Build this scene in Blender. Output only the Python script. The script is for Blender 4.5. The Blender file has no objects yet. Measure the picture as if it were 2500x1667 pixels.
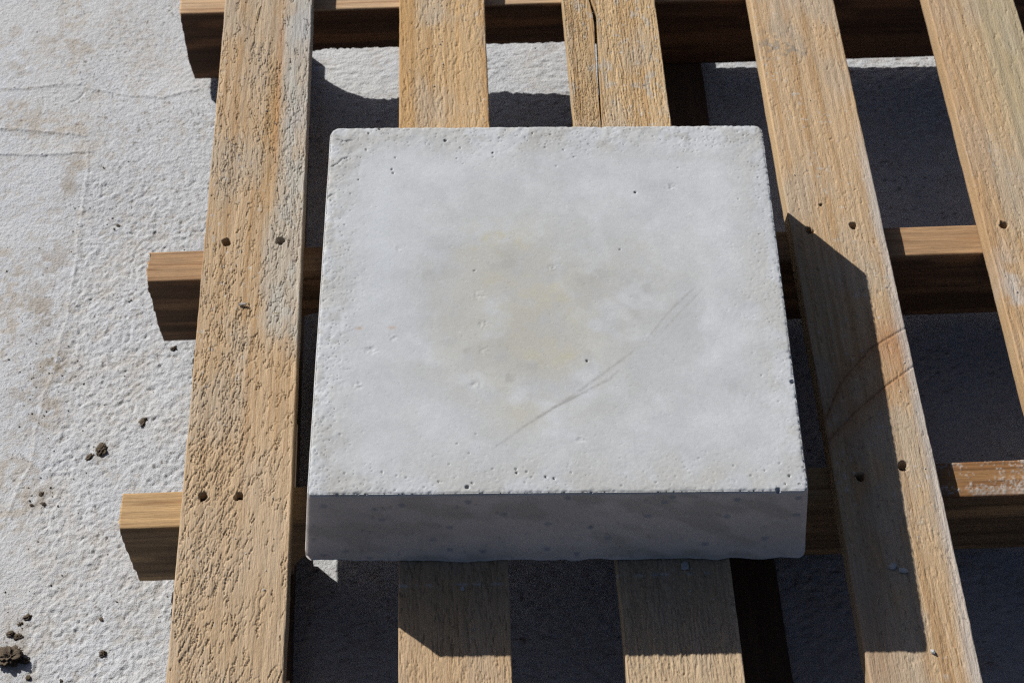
import bpy, bmesh, math, random
import numpy as np
from mathutils import Matrix, Vector

scene = bpy.context.scene
R_ = math.radians
Z0 = 0.141                      # height of the slat tops above the ground

# ------------------------------------------------------------------ camera
cam_d = bpy.data.cameras.new('camera')
cam = bpy.data.objects.new('camera', cam_d)
scene.collection.objects.link(cam)
scene.camera = cam
cam_d.sensor_width = 36.0
cam_d.lens = 59.615
cam_d.clip_start = 0.05
cam_d.clip_end = 60.0
rot = (Matrix.Rotation(-0.0508385, 4, 'Z') @ Matrix.Rotation(0.6035309, 4, 'X')
       @ Matrix.Rotation(0.0069538, 4, 'Z'))
cam.matrix_world = Matrix.Translation((-0.0228, -0.7432, 1.2776 + Z0)) @ rot
cam_d.dof.use_dof = True
cam_d.dof.focus_distance = 1.43
cam_d.dof.aperture_fstop = 14.0

# ------------------------------------------------------------------ light
SUN = Vector((1.02, -1.03, -1.0)).normalized()      # the way the light travels
elev = math.asin(-SUN.z)
world = bpy.data.worlds.new('World')
scene.world = world
world.use_nodes = True
wn = world.node_tree
bgn = wn.nodes['Background']
sky = wn.nodes.new('ShaderNodeTexSky')
sky.sky_type = 'NISHITA'
sky.sun_disc = False
sky.sun_elevation = elev
sky.sun_rotation = R_(-45)
sky.air_density = 0.5
sky.dust_density = 1.2
sky.ozone_density = 1.0
wn.links.new(sky.outputs[0], bgn.inputs[0])
bgn.inputs[1].default_value = 0.06
sd = bpy.data.lights.new('sun', 'SUN')
sd.energy = 5.0
sd.angle = R_(0.53)
sd.color = (1.0, 0.968, 0.92)
so = bpy.data.objects.new('sun', sd)
scene.collection.objects.link(so)
so.rotation_euler = SUN.to_track_quat('-Z', 'Y').to_euler()
so.location = (-3, 3, 4)
vs = scene.view_settings
vs.view_transform = 'Standard'
vs.look = 'None'
vs.exposure = 0.64
vs.gamma = 1.0
vs.use_curve_mapping = False
scene.cycles.use_denoising = False
scene.cycles.filter_width = 1.25
scene.cycles.max_bounces = 6
scene.cycles.diffuse_bounces = 4

# ------------------------------------------------------------------ noise
def _h(ix, iy, iz, seed):
    n = (ix.astype(np.int64) * 374761393 + iy.astype(np.int64) * 668265263
         + iz.astype(np.int64) * 2147483647 + np.int64(seed) * 1274126177) & 0xffffffff
    n = ((n ^ (n >> 13)) * 1274126177) & 0xffffffff
    n = ((n ^ (n >> 16)) * 2246822519) & 0xffffffff
    n = n ^ (n >> 15)
    return n.astype(np.float64) / 4294967295.0

def vn2(x, y, seed=0):
    ix = np.floor(x); iy = np.floor(y)
    fx = x - ix; fy = y - iy
    fx = fx * fx * fx * (fx * (fx * 6 - 15) + 10); fy = fy * fy * fy * (fy * (fy * 6 - 15) + 10)
    z = np.zeros_like(ix)
    a = _h(ix, iy, z, seed); b = _h(ix + 1, iy, z, seed)
    c = _h(ix, iy + 1, z, seed); d = _h(ix + 1, iy + 1, z, seed)
    return (a + (b - a) * fx) * (1 - fy) + (c + (d - c) * fx) * fy

def fb2(x, y, seed=0, o=4, g=0.5):
    s = 0; a = 1; t = 0
    for k in range(o):
        ca, sa = math.cos(0.6 * k), math.sin(0.6 * k)
        s = s + a * vn2((x * ca - y * sa) * 2 ** k + 17.3 * k, (x * sa + y * ca) * 2 ** k + 5.1 * k, seed + k)
        t += a; a *= g
    return s / t

def fbs(x, y, seed=0, o=3, g=0.5):      # without turning, keeps a stretch straight
    s = 0; a = 1; t = 0
    for k in range(o):
        s = s + a * vn2(x * 2 ** k + 17.3 * k, y * 2 ** k + 5.1 * k, seed + k)
        t += a; a *= g
    return s / t

def vor2(x, y, seed=0, metric='m', jit=0.9):
    ix = np.floor(x); iy = np.floor(y); z = np.zeros_like(ix)
    f1 = np.full(x.shape, 9.0); f2 = np.full(x.shape, 9.0); idd = np.zeros(x.shape)
    for dx in (-1, 0, 1):
        for dy in (-1, 0, 1):
            cx = ix + dx; cy = iy + dy
            px = cx + 0.5 + jit * (_h(cx, cy, z, seed) - 0.5)
            py = cy + 0.5 + jit * (_h(cx, cy, z, seed + 7) - 0.5)
            ax = np.abs(px - x); ay = np.abs(py - y)
            d = ax + ay if metric == 'm' else (np.maximum(ax, ay) if metric == 'c' else np.sqrt(ax * ax + ay * ay))
            r = _h(cx, cy, z, seed + 13)
            nearer = d < f1
            f2 = np.where(nearer, f1, np.minimum(f2, d))
            idd = np.where(nearer, r, idd)
            f1 = np.where(nearer, d, f1)
    return f1, f2, idd

def sst(a, b, x):
    t = np.clip((x - a) / (b - a), 0, 1)
    return t * t * (3 - 2 * t)

def polyd(x, y, pts):
    """distance to a polyline, signed side, and position 0..1 along it"""
    best = np.full(x.shape, 1e9); side = np.zeros(x.shape); pos = np.zeros(x.shape)
    n = len(pts) - 1
    for k in range(n):
        (x0, y0), (x1, y1) = pts[k], pts[k + 1]
        dx, dy = x1 - x0, y1 - y0
        L = dx * dx + dy * dy
        t = np.clip(((x - x0) * dx + (y - y0) * dy) / L, 0, 1)
        ex = x - x0 - t * dx; ey = y - y0 - t * dy
        d = np.sqrt(ex * ex + ey * ey)
        m = d < best
        side = np.where(m, np.sign(dx * ey - dy * ex), side)
        pos = np.where(m, (k + t) / n, pos)
        best = np.where(m, d, best)
    return best, side, pos

def blob(x, y, cx, cy, r, ry=None):
    ry = ry or r
    return np.exp(-(((x - cx) / r) ** 2 + ((y - cy) / ry) ** 2))

def mix3(a, b, t):
    return a + (np.asarray(b) - a) * t[..., None]

ALB = 0.65                      # common scale of all base colours

# ------------------------------------------------------------------ mesh helpers
def link(o, parent=None):
    scene.collection.objects.link(o)
    if parent is not None:
        o.parent = parent
    return o

def make_mesh(name, co, quads, mat, parent=None, origin=(0, 0, 0), col=None, ngons=(), smooth=True):
    """co: world coordinates; the object's own origin is set to `origin` (world)"""
    me = bpy.data.meshes.new(name)
    co = np.asarray(co, float).reshape(-1, 3) - np.asarray(origin)
    quads = np.asarray(quads, np.int32).reshape(-1, 4)
    nq = len(quads)
    tot = nq * 4 + sum(len(g) for g in ngons)
    me.vertices.add(len(co)); me.vertices.foreach_set('co', co.ravel())
    me.loops.add(tot)
    li = quads.ravel()
    starts = list(range(0, nq * 4, 4)); tots = [4] * nq
    p = nq * 4
    for g in ngons:
        li = np.concatenate([li, np.asarray(g, np.int32)])
        starts.append(p); tots.append(len(g)); p += len(g)
    me.loops.foreach_set('vertex_index', li.astype(np.int32))
    me.polygons.add(len(starts))
    me.polygons.foreach_set('loop_start', np.asarray(starts, np.int32))
    me.polygons.foreach_set('loop_total', np.asarray(tots, np.int32))
    me.polygons.foreach_set('use_smooth', np.full(len(starts), smooth))
    if col is not None:
        at = me.color_attributes.new('Col', 'FLOAT_COLOR', 'POINT')
        c4 = np.ones((len(co), 4)); c4[:, :3] = np.asarray(col).reshape(-1, 3) * ALB
        at.data.foreach_set('color', c4.ravel())
    me.update(); me.validate()
    me.materials.append(mat)
    o = bpy.data.objects.new(name, me)
    base = np.asarray(parent.location) if parent is not None else np.zeros(3)
    if parent is not None and parent.parent is not None:
        base = base + np.asarray(parent.parent.location)
    o.location = np.asarray(origin) - base
    return link(o, parent)

def tag(o, label=None, cat=None, group=None, kind=None):
    if label: o['label'] = label
    if cat: o['category'] = cat
    if group: o['group'] = group
    if kind: o['kind'] = kind
    return o

def rows(*segs):
    out = []
    for a, b, st in segs:
        n = max(1, int(round((b - a) / st)))
        out += [a + (b - a) * k / n for k in range(n)]
    out.append(segs[-1][1])
    return np.array(out)

# ------------------------------------------------------------------ materials
def new_mat(name):
    m = bpy.data.materials.new(name); m.use_nodes = True
    nt = m.node_tree
    b = nt.nodes['Principled BSDF']
    return m, nt, b

def N(nt, t, **kw):
    n = nt.nodes.new(t)
    for k, v in kw.items(): setattr(n, k, v)
    return n

def noise_node(nt, vec, scale, detail=3, rough=0.55):
    n = N(nt, 'ShaderNodeTexNoise')
    n.inputs['Scale'].default_value = scale
    n.inputs['Detail'].default_value = detail
    n.inputs['Roughness'].default_value = rough
    nt.links.new(vec, n.inputs['Vector'])
    return n

def mapping(nt, scale):
    tc = N(nt, 'ShaderNodeTexCoord')
    mp = N(nt, 'ShaderNodeMapping')
    mp.inputs['Scale'].default_value = scale
    nt.links.new(tc.outputs['Object'], mp.inputs['Vector'])
    return mp.outputs[0]

def attr_mat(name, layers, bumps, rough=0.9, spec=0.25, base=None):
    """colour attribute (or a base colour) x noise layers; bump from noise layers
    layers: (scale3, noise scale, lo, hi);  bumps: (scale3, noise scale, strength, distance)"""
    m, nt, b = new_mat(name)
    if base is None:
        a = N(nt, 'ShaderNodeVertexColor'); a.layer_name = 'Col'
        c = a.outputs['Color']
    else:
        rgb = N(nt, 'ShaderNodeRGB'); rgb.outputs[0].default_value = (*[v * ALB for v in base], 1)
        c = rgb.outputs[0]
    for sc, ns, lo, hi in layers:
        n = noise_node(nt, mapping(nt, sc), ns, 4)
        mr = N(nt, 'ShaderNodeMapRange')
        mr.inputs['From Min'].default_value = 0.3; mr.inputs['From Max'].default_value = 0.7
        mr.inputs['To Min'].default_value = lo; mr.inputs['To Max'].default_value = hi
        nt.links.new(n.outputs[0], mr.inputs[0])
        mx = N(nt, 'ShaderNodeVectorMath', operation='SCALE')
        nt.links.new(c, mx.inputs[0]); nt.links.new(mr.outputs[0], mx.inputs['Scale'])
        c = mx.outputs[0]
    nt.links.new(c, b.inputs['Base Color'])
    b.inputs['Roughness'].default_value = rough
    b.inputs['Specular IOR Level'].default_value = spec
    prev = None
    for sc, ns, st, dist in bumps:
        n = noise_node(nt, mapping(nt, sc), ns, 4, 0.6)
        bp = N(nt, 'ShaderNodeBump')
        bp.inputs['Strength'].default_value = st
        bp.inputs['Distance'].default_value = dist
        nt.links.new(n.outputs[0], bp.inputs['Height'])
        if prev: nt.links.new(prev, bp.inputs['Normal'])
        prev = bp.outputs[0]
    if prev: nt.links.new(prev, b.inputs['Normal'])
    return m

M_ground = attr_mat('pale_textured_concrete', [((1, 1, 1), 900, 0.92, 1.07), ((1, 1, 1), 160, 0.95, 1.05)],
                    [((1, 1, 1), 900, 0.7, 0.0012), ((1, 1, 1), 330, 0.6, 0.0022)], 0.92, 0.2)
M_block = attr_mat('cast_concrete', [((1, 1, 1), 1000, 0.94, 1.06), ((1, 1, 1), 350, 0.965, 1.035)],
                   [((1, 1, 1), 900, 0.22, 0.0007)], 0.8, 0.3)
M_slat = attr_mat('weathered_softwood', [((1, 0.035, 1), 750, 0.84, 1.13), ((1, 0.015, 1), 190, 0.90, 1.08), ((1, 0.3, 1), 1300, 0.92, 1.08)],
                  [((1, 0.08, 1), 850, 0.7, 0.0011), ((1, 0.35, 1), 800, 0.55, 0.0010)], 0.88, 0.2)
M_bear = attr_mat('stained_stringer_wood', [((0.03, 1, 1), 650, 0.72, 1.25), ((0.2, 1, 1), 1000, 0.9, 1.1)],
                  [((0.06, 1, 1), 1000, 0.5, 0.0008)], 0.8, 0.25)
M_bott = attr_mat('dark_bottom_board_wood', [((1, 0.06, 1), 700, 0.8, 1.2)],
                  [((1, 0.1, 1), 900, 0.5, 0.0008)], 0.85, 0.2)
M_rust = attr_mat('rusty_iron', [((1, 1, 1), 1500, 0.6, 1.3)], [((1, 1, 1), 1500, 0.6, 0.0005)], 0.7, 0.4,
                  base=(0.03, 0.018, 0.013))
M_soil = attr_mat('dry_soil', [((1, 1, 1), 900, 0.55, 1.35)], [((1, 1, 1), 900, 0.9, 0.0015)], 0.95, 0.1,
                  base=(0.135, 0.105, 0.075))
M_grit = attr_mat('dark_grit', [((1, 1, 1), 500, 0.5, 1.5)], [((1, 1, 1), 1200, 0.6, 0.0008)], 0.9, 0.2,
                  base=(0.09, 0.07, 0.05))
M_chip = attr_mat('concrete_chip', [((1, 1, 1), 900, 0.85, 1.12)], [((1, 1, 1), 900, 0.6, 0.0008)], 0.9, 0.2,
                  base=(0.47, 0.47, 0.46))
M_flake = attr_mat('grey_wood_flake', [((0.1, 1, 1), 900, 0.75, 1.2)], [((0.1, 1, 1), 900, 0.6, 0.0006)], 0.9, 0.2,
                   base=(0.32, 0.30, 0.27))
M_straw = attr_mat('pale_splinter', [((1, 1, 1), 900, 0.85, 1.15)], [], 0.85, 0.2, base=(0.55, 0.42, 0.24))

# ------------------------------------------------------------------ ground
xs = rows((-6, -1.2, 0.4), (-1.2, -0.62, 0.03), (-0.62, -0.56, 0.004), (-0.56, -0.285, 0.0011), (-0.285, -0.13, 0.003), (-0.13, 0.72, 0.0034),
          (0.72, 1.2, 0.03), (1.2, 6, 0.4))
ys = rows((-5, -0.8, 0.4), (-0.8, -0.17, 0.03), (-0.17, 0.79, 0.00135), (0.79, 1.3, 0.03), (1.3, 7, 0.4))
X, Y = np.meshgrid(xs, ys, indexing='ij')
mm = 1000.0
smoothzone = sst(0.012, -0.012, X + 0.43 + 0.02 * (fb2(X * 12, Y * 12, 5) - 0.5) - 0.0 * Y)   # left of the long crease
top_smooth = np.clip(smoothzone + 0.85 * sst(0.44, 0.53, Y + 0.12 * (fb2(X * 9, Y * 9, 9) - 0.5)) * sst(-0.26, -0.34, X), 0, 1)
rough_amp = 1.0 - 0.68 * top_smooth
ux = (X * 0.82 + Y * 0.57) * mm; uy = (-X * 0.57 + Y * 0.82) * mm
lump = fb2(ux / 7.5, uy / 5.0, 21, 3, 0.62)
lump2 = 1 - np.abs(2 * fb2(ux / 14 + 3 * fb2(X * 40, Y * 40, 3), uy / 9.5, 31, 2) - 1)
fine = fb2(X * mm / 3.6, Y * mm / 3.2, 41, 2)
Hh = rough_amp * (1.45 * (lump - 0.5) + 0.5 * (lump2 - 0.7) + 1.0 * (fine - 0.5))
Hh += 3.2 * (fb2(X * 7, Y * 7, 51, 3) - 0.5)
pit = sst(0.70, 0.80, fb2(X * mm / 5.5, Y * mm / 5.0, 61, 2))
Hh -= 0.8 * pit * rough_amp
def crease(pts, step, w, ridge, rw):
    global Hh
    d, s, p = polyd(X + 0.006 * (fb2(X * 45, Y * 45, 71) - 0.5), Y + 0.006 * (fb2(X * 45, Y * 45, 72) - 0.5), pts)
    tp = np.clip(np.minimum(p, 1 - p) * 8, 0, 1)
    Hh += tp * (step * s * np.exp(-d / w) + ridge * np.exp(-(d / rw) ** 2))
crease([(-0.56, 0.602), (-0.5356, 0.6029), (-0.4869, 0.6049), (-0.4528, 0.6061), (-0.4358, 0.6074)], 0.35, 0.014, 0.45, 0.0022)
crease([(-0.44, 0.601), (-0.435, 0.5994), (-0.3874, 0.5861), (-0.3554, 0.5821), (-0.3242, 0.5901), (-0.295, 0.5936)], 0.35, 0.012, 0.4, 0.002)
crease([(-0.56, 0.546), (-0.5282, 0.5437), (-0.4794, 0.5371), (-0.4356, 0.5308), (-0.4305, 0.5268)], 0.5, 0.014, 0.5, 0.003)
crease([(-0.56, 0.510), (-0.5237, 0.5078), (-0.4805, 0.5035), (-0.4378, 0.5043), (-0.42, 0.507)], 0.5, 0.016, 0.3, 0.004)
crease([(-0.432, 0.53), (-0.4307, 0.5147), (-0.4254, 0.4738), (-0.4282, 0.4312), (-0.4298, 0.378), (-0.4275, 0.332), (-0.4308, 0.2986),
        (-0.436, 0.2232), (-0.4434, 0.1922), (-0.4491, 0.1122), (-0.4606, 0.0694), (-0.475, 0.03)], 0.3, 0.008, 0.55, 0.002)
crease([(-0.455, 0.577), (-0.445, 0.583), (-0.437, 0.594)], -0.6, 0.004, -0.8, 0.0016)
fade = sst(1.6, 0.8, np.abs(X)) * sst(1.8, 0.9, np.abs(Y - 0.3))
Hh *= fade
Zg = Hh / mm
Zg += np.where(X > 0.0, -0.016 * np.clip(X - 0.05, -0.05, 0.6), 0.0) + 0.003 * blob(X, Y, 0.03, 0.56, 0.12)
Zg += (-0.008 + 0.009 * sst(0.34, 0.58, Y)) * sst(-0.17, -0.28, X) * fade
Zg -= 0.010 * np.exp(-((X + 0.160) / 0.035) ** 2) * sst(0.05, 0.11, Y) * sst(0.53, 0.47, Y)  # added trough, shaped to keep sunlight out of the gap left of the block
# colour: pale grey with brown dust in patches
gcol = np.zeros(X.shape + (3,)); gcol[:] = (0.555, 0.570, 0.590)
gcol *= (0.93 + 0.14 * fb2(X * 18, Y * 18, 81, 4))[..., None]
warm = fb2(X * 11, Y * 11, 91, 4)
gcol = mix3(gcol, (0.55, 0.545, 0.53), 0.5 * sst(0.45, 0.62, warm))
st1 = sst(0.54, 0.66, fb2(X * 26, Y * 22, 101, 4)) * (0.35 + 0.65 * smoothzone)
st1 *= sst(0.38, 0.62, fb2(X * 150, Y * 150, 105, 3))
gcol = mix3(gcol, (0.43, 0.37, 0.295), 0.55 * st1 * sst(-0.2, -0.4, X))
st2 = np.zeros(X.shape)
for cx, cy, r, a in [(-0.437, 0.225, 0.022, 1), (-0.44, 0.17, 0.02, .9), (-0.46, 0.30, 0.03, .8), (-0.45, 0.36, 0.03, .6), (-0.478, 0.675, 0.02, .7),
                     (-0.44, 0.485, 0.014, .8), (-0.445, 0.46, 0.012, .8), (-0.46, 0.20, 0.02, .8), (-0.43, 0.08, 0.013, .5),
                     (-0.382, 0.124, 0.010, .45), (-0.437, -0.062, 0.012, .6), (-0.436, -0.09, 0.02, .7), (-0.434, 0.074, 0.010, .7), (-0.342, 0.157, 0.006, .4),
                     (-0.52, 0.64, 0.02, .5), (-0.41, 0.72, 0.02, .4), (-0.44, -0.06, 0.025, .35)]:
    st2 = np.maximum(st2, a * blob(X, Y, cx, cy, r * 0.9, r * 1.3))
st2 *= sst(0.34, 0.62, fb2(X * 120, Y * 120, 111, 3))
gcol = mix3(gcol, (0.33, 0.275, 0.205), 0.85 * np.clip(st2, 0, 1))
lowd = sst(0.46, 0.35, lump) * sst(0.42, 0.6, fb2(X * 30, Y * 30, 121, 3))
gcol = mix3(gcol, (0.44, 0.40, 0.345), 0.45 * lowd)
flk = sst(0.775, 0.82, fb2(X * mm / 2.6, Y * mm / 2.6, 131, 2)) * sst(0.42, 0.6, fb2(X * 16, Y * 16, 132, 3))
gcol = mix3(gcol, (0.14, 0.11, 0.085), 0.8 * flk)
nx, ny = X.shape
idx = np.arange(nx * ny).reshape(nx, ny)
gq = np.stack([idx[:-1, :-1], idx[1:, :-1], idx[1:, 1:], idx[:-1, 1:]], -1).reshape(-1, 4)
ground = make_mesh('ground', np.stack([X, Y, Zg], -1), gq, M_ground, col=gcol)
tag(ground, kind='structure')

def gz(x, y):
    i = int(np.clip(np.searchsorted(xs, x), 1, nx - 1)); j = int(np.clip(np.searchsorted(ys, y), 1, ny - 1))
    return float(Zg[i, j])

# ------------------------------------------------------------------ pallet
PB = (0.22, 0.10, 0.0)
pallet = bpy.data.objects.new('pallet', None)
pallet.empty_display_size = 0.1
pallet.location = PB
link(pallet)
tag(pallet, 'weathered wooden pallet of spaced slats on dark notched stringers', 'pallet')

TS = 0.0227                     # slat thickness
def section(w, th, r, dtop, nside=6, nbot=5, s0=0.0, s1=None):
    """closed cross-section: across s, height z (0 = top), normal (ns, nz)"""
    s1 = w if s1 is None else s1
    P = []
    k = max(2, int(round((s1 - s0 - 2 * r) / dtop)))
    for i in range(k + 1): P.append((s0 + r + (s1 - s0 - 2 * r) * i / k, 0, 0, 1))
    for a in (65, 40, 15):
        P.append((s1 - r + r * math.cos(R_(a)), -r + r * math.sin(R_(a)), math.cos(R_(a)), math.sin(R_(a))))
    for i in range(nside): P.append((s1, -r - (th - 2 * r) * (i + 0.5) / nside, 1, 0))
    P.append((s1 - r * 0.3, -th + r * 0.3, .7, -.7))
    for i in range(nbot + 1): P.append((s1 - r - (s1 - s0 - 2 * r) * i / nbot, -th, 0, -1))
    P.append((s0 + r * 0.3, -th + r * 0.3, -.7, -.7))
    for i in range(nside): P.append((s0, -th + r + (th - 2 * r) * (i + 0.5) / nside, -1, 0))
    for a in (165, 140, 115):
        P.append((s0 + r + r * math.cos(R_(a)), -r + r * math.sin(R_(a)), math.cos(R_(a)), math.sin(R_(a))))
    return np.array(P)

def loft_faces(n, m, off=0):
    i = np.arange(n - 1)[:, None]; j = np.arange(m)[None, :]
    a = i * m + j; b = i * m + (j + 1) % m; c = (i + 1) * m + (j + 1) % m; d = (i + 1) * m + j
    q = np.stack([a, b, c, d], -1).reshape(-1, 4) + off
    caps = [list(range(off + m - 1, off - 1, -1)), list(range(off + (n - 1) * m, off + n * m))]
    return q[:, ::-1], [c[::-1] for c in caps]

def wood_height(s, t, p):
    """relief of a weathered, checked board top in metres; s across, t along (metres)"""
    S = s * mm; T = t * mm; sd = p['seed']
    wan = 16 * (fbs(S / 150, T / 420, sd, 2) - 0.5) + 5 * (fbs(S / 40, T / 110, sd + 3, 2) - 0.5)
    q = (S + wan + p.get('skew', 0) * T) / p['ring']
    row = 0.5 + 0.5 * np.sin(2 * np.pi * (q + 0.35 * vn2(q * 0.7, T / 90, sd + 4)))
    wx = 1.2 * (vn2(S / 2.2, T / 3.1, sd + 5) - 0.5)
    f1, f2, cid = vor2((S + wan + p.get('skew', 0) * T + wx) / p['cw'], (T + 2.5 * (vn2(S / 3, T / 5, sd + 6) - 0.5)) / p['cl'], sd + 8, 'm', 0.95)
    edge = f2 - f1
    patch = fb2(S / 22, T / 60, sd + 20, 3)
    keep = sst(p['k0'], p['k1'], vn2(S / 2.6, T / 7, sd + 21) * 0.55 + patch * 0.6 + p['rowk'] * (row - 0.5))
    crack = sst(p['thr'], p['thr'] * 0.25, edge) * keep
    h = -p['vd'] * crack
    h += p['step'] * (cid - 0.5) * sst(0.35, 0.6, patch + 0.3 * (row - 0.5))
    h += p['fib'] * (fbs((S + wan) / 1.7, T / 16, sd + 30, 2) - 0.5)
    h += p['ridge'] * (row - 0.5)
    h += 0.22 * (fbs(S / 2.6, T / 9, sd + 40, 2) - 0.5)
    h += 0.8 * (fbs(S / 90, T / 300, sd + 50, 2) - 0.5)
    return h / mm, row, patch, crack

def crack_walks(S, T, t, p):
    """stair-stepped drying cracks: walks along the grain with sideways jogs, cut into the relief"""
    rg = np.random.default_rng(p['seed'] + 5)
    n, m = S.shape
    w = S[0].max()
    topj = np.arange(p['ntop'])
    out = np.zeros((n, m))
    srow = S[:, topj]
    fine = np.where(np.diff(t, append=t[-1]) < 0.0015)[0]
    if len(fine) == 0: return out
    for c in range(p['nc']):
        i0 = min(int(rg.choice(fine)), n - 2); s = rg.uniform(0.001, w - 0.001)
        dens = fb2(np.array([s * mm / 20]), np.array([t[i0] * mm / 70]), p['seed'] + 20, 3)[0]
        q = 0.5 + 0.5 * math.sin(2 * math.pi * s * mm / p['ring'] + 1.5 * math.sin(t[i0] * 9))
        if rg.random() > np.clip((dens - 0.28) * p.get('dk', 3.2) + p['rowk'] * (q - 0.5), 0.04, 1): continue
        L = int(rg.gamma(2.0, p['len'] / 2.0)) + 3
        D = p['depth'] / mm * rg.uniform(0.45, 1.15)
        sk = p['slant'](t[i0], s) if 'slant' in p else 0.0
        dr = (t[i0 + 1] - t[i0]) * (sk + rg.normal(0, 0.07))
        for k in range(L):
            i = i0 + k
            if i >= n or (i + 1 < n and t[i + 1] - t[i] > 0.0015): break
            f = D * min(1, math.sin(math.pi * (k + 0.5) / L) * 1.6)
            s0 = s
            s += dr + rg.normal(0, 0.00010)
            if rg.random() < p['jog']: s += rg.choice([-1, 1]) * rg.uniform(0.0008, p['jogw'])
            lo, hi = min(s0, s), max(s0, s)
            x0 = srow[i, 0]; dx = (srow[i, -1] - x0) / (len(topj) - 1)
            a = (lo - x0) / dx; b = (hi - x0) / dx
            for j in range(max(0, int(math.floor(a))), min(len(topj) - 1, int(math.ceil(b))) + 1):
                wgt = 1.0 - max(0, a - j, j - b)
                if wgt > 0.35: out[i, j] = min(out[i, j], -f * min(1, wgt * 1.3))
    return out

def nail_holes(s, t, holes, seed):
    h = np.zeros(s.shape)
    for k, (hs, ht, r, dep) in enumerate(holes):
        ang = np.arctan2(t - ht, s - hs)
        rr = np.hypot(s - hs, (t - ht) * 0.9) / (r * (0.8 + 0.5 * vn2(ang * 1.5 + 9 * k, ang * 0 + k, seed)))
        h -= dep * sst(1.12, 0.82, rr)
        h += 0.0002 * np.exp(-((rr - 1.35) / 0.25) ** 2)
    return h

def slat(xl, xr, ysegs, p, colfn, holes=(), label=None, pieces=None, dtop=0.00078):
    """xl, xr: functions of y giving the two edges"""
    seed = p['seed']
    w = float(xr(np.array([0.2]))[0] - xl(np.array([0.2]))[0])
    allco, allq, allng, allcol = [], [], [], []
    off = 0
    pieces = pieces or [(None, None, ysegs)]
    for pl, pr, segs in pieces:
        t = rows(*segs)
        sec = section(w, TS, 0.0016, dtop)
        n, m = len(t), len(sec)
        el = xl(t) if pl is None else pl(t)
        er = xr(t) if pr is None else pr(t)
        el = el + 0.0009 * (fbs(t * 45, t * 0, seed + 60, 4) - 0.5) * (pl is None)
        er = er + 0.0009 * (fbs(t * 45, t * 0, seed + 61, 4) - 0.5) * (pr is None)
        f = sec[:, 0] / w
        Xp = el[:, None] + f[None, :] * (er - el)[:, None]
        S = Xp - xl(t)[:, None]
        T = np.repeat(t[:, None], m, 1)
        nz = np.repeat(sec[None, :, 3], n, 0); ns = np.repeat(sec[None, :, 2], n, 0)
        Zp = Z0 + np.repeat(sec[None, :, 1], n, 0)
        h, row, patch, crack = wood_height(S, T, p)
        h = h + nail_holes(S, T, [(a - float(xl(np.array([b]))[0]), b, r, dd) for a, b, r, dd in holes], seed)
        if seed == 400:     # saw marks across the hard wood of the knot
            dk = np.minimum(polyd(Xp, T, KN1)[0], polyd(Xp, T, KN2)[0])
            zn = sst(0.04, 0.012, dk)
            h = h * (1 - 0.6 * zn) + zn * 0.00014 * np.sin(T * mm * 2 * np.pi / 1.9 + S * 30)
            h = h - 0.0009 * np.exp(-(polyd(Xp, T, KN1)[0] / 0.0009) ** 2) - 0.0009 * np.exp(-(polyd(Xp, T, KN2)[0] / 0.0009) ** 2)
        p['ntop'] = int((sec[:, 3] == 1).sum())
        h = h + crack_walks(S, T, t, p)
        topw = np.clip(nz, 0, 1)
        Zp = Zp + h * topw
        sid = 0.0005 * (fbs(Zp * mm / 3, T * mm / 40, seed + 70, 2) - 0.5) * np.abs(ns)
        Xp = Xp + ns * sid + ns * topw * h * 0.5
        allco.append(np.stack([Xp, T, Zp], -1).reshape(-1, 3))
        q, caps = loft_faces(n, m, off)
        allq.append(q); allng += caps
        allcol.append(colfn(S, T, nz, row, patch, w).reshape(-1, 3))
        off += n * m
    o = make_mesh('slat', np.concatenate(allco), np.concatenate(allq), M_slat, pallet,
                  origin=(float(xl(np.array([0.1]))[0]) + w / 2, 0.1, Z0 - TS), col=np.concatenate(allcol), ngons=allng)
    if label: o['label'] = label
    for k, (hx, hy, r, dd) in enumerate(holes):
        a = np.linspace(0, 2 * np.pi, 13)[:-1]
        rr = 0.0021
        ring = np.stack([hx + rr * np.cos(a), hy + rr * np.sin(a), 0 * a], 1)
        ztop = Z0 - dd - 0.0002
        tilt = (ring[:, 0] - hx) * 0.25 * (1 if k % 2 else -1)
        top = ring.copy(); top[:, 2] = ztop + 0.0012 + tilt
        bot = ring.copy(); bot[:, 2] = ztop - 0.002
        co = np.concatenate([top, bot])
        qq = [(i, (i + 1) % 12, 12 + (i + 1) % 12, 12 + i) for i in range(12)]
        make_mesh('nail', co, [x[::-1] for x in qq], M_rust, o, origin=(hx, hy, ztop - 0.002), ngons=[list(range(12)), list(range(23, 11, -1))], smooth=False)
    return o

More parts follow.
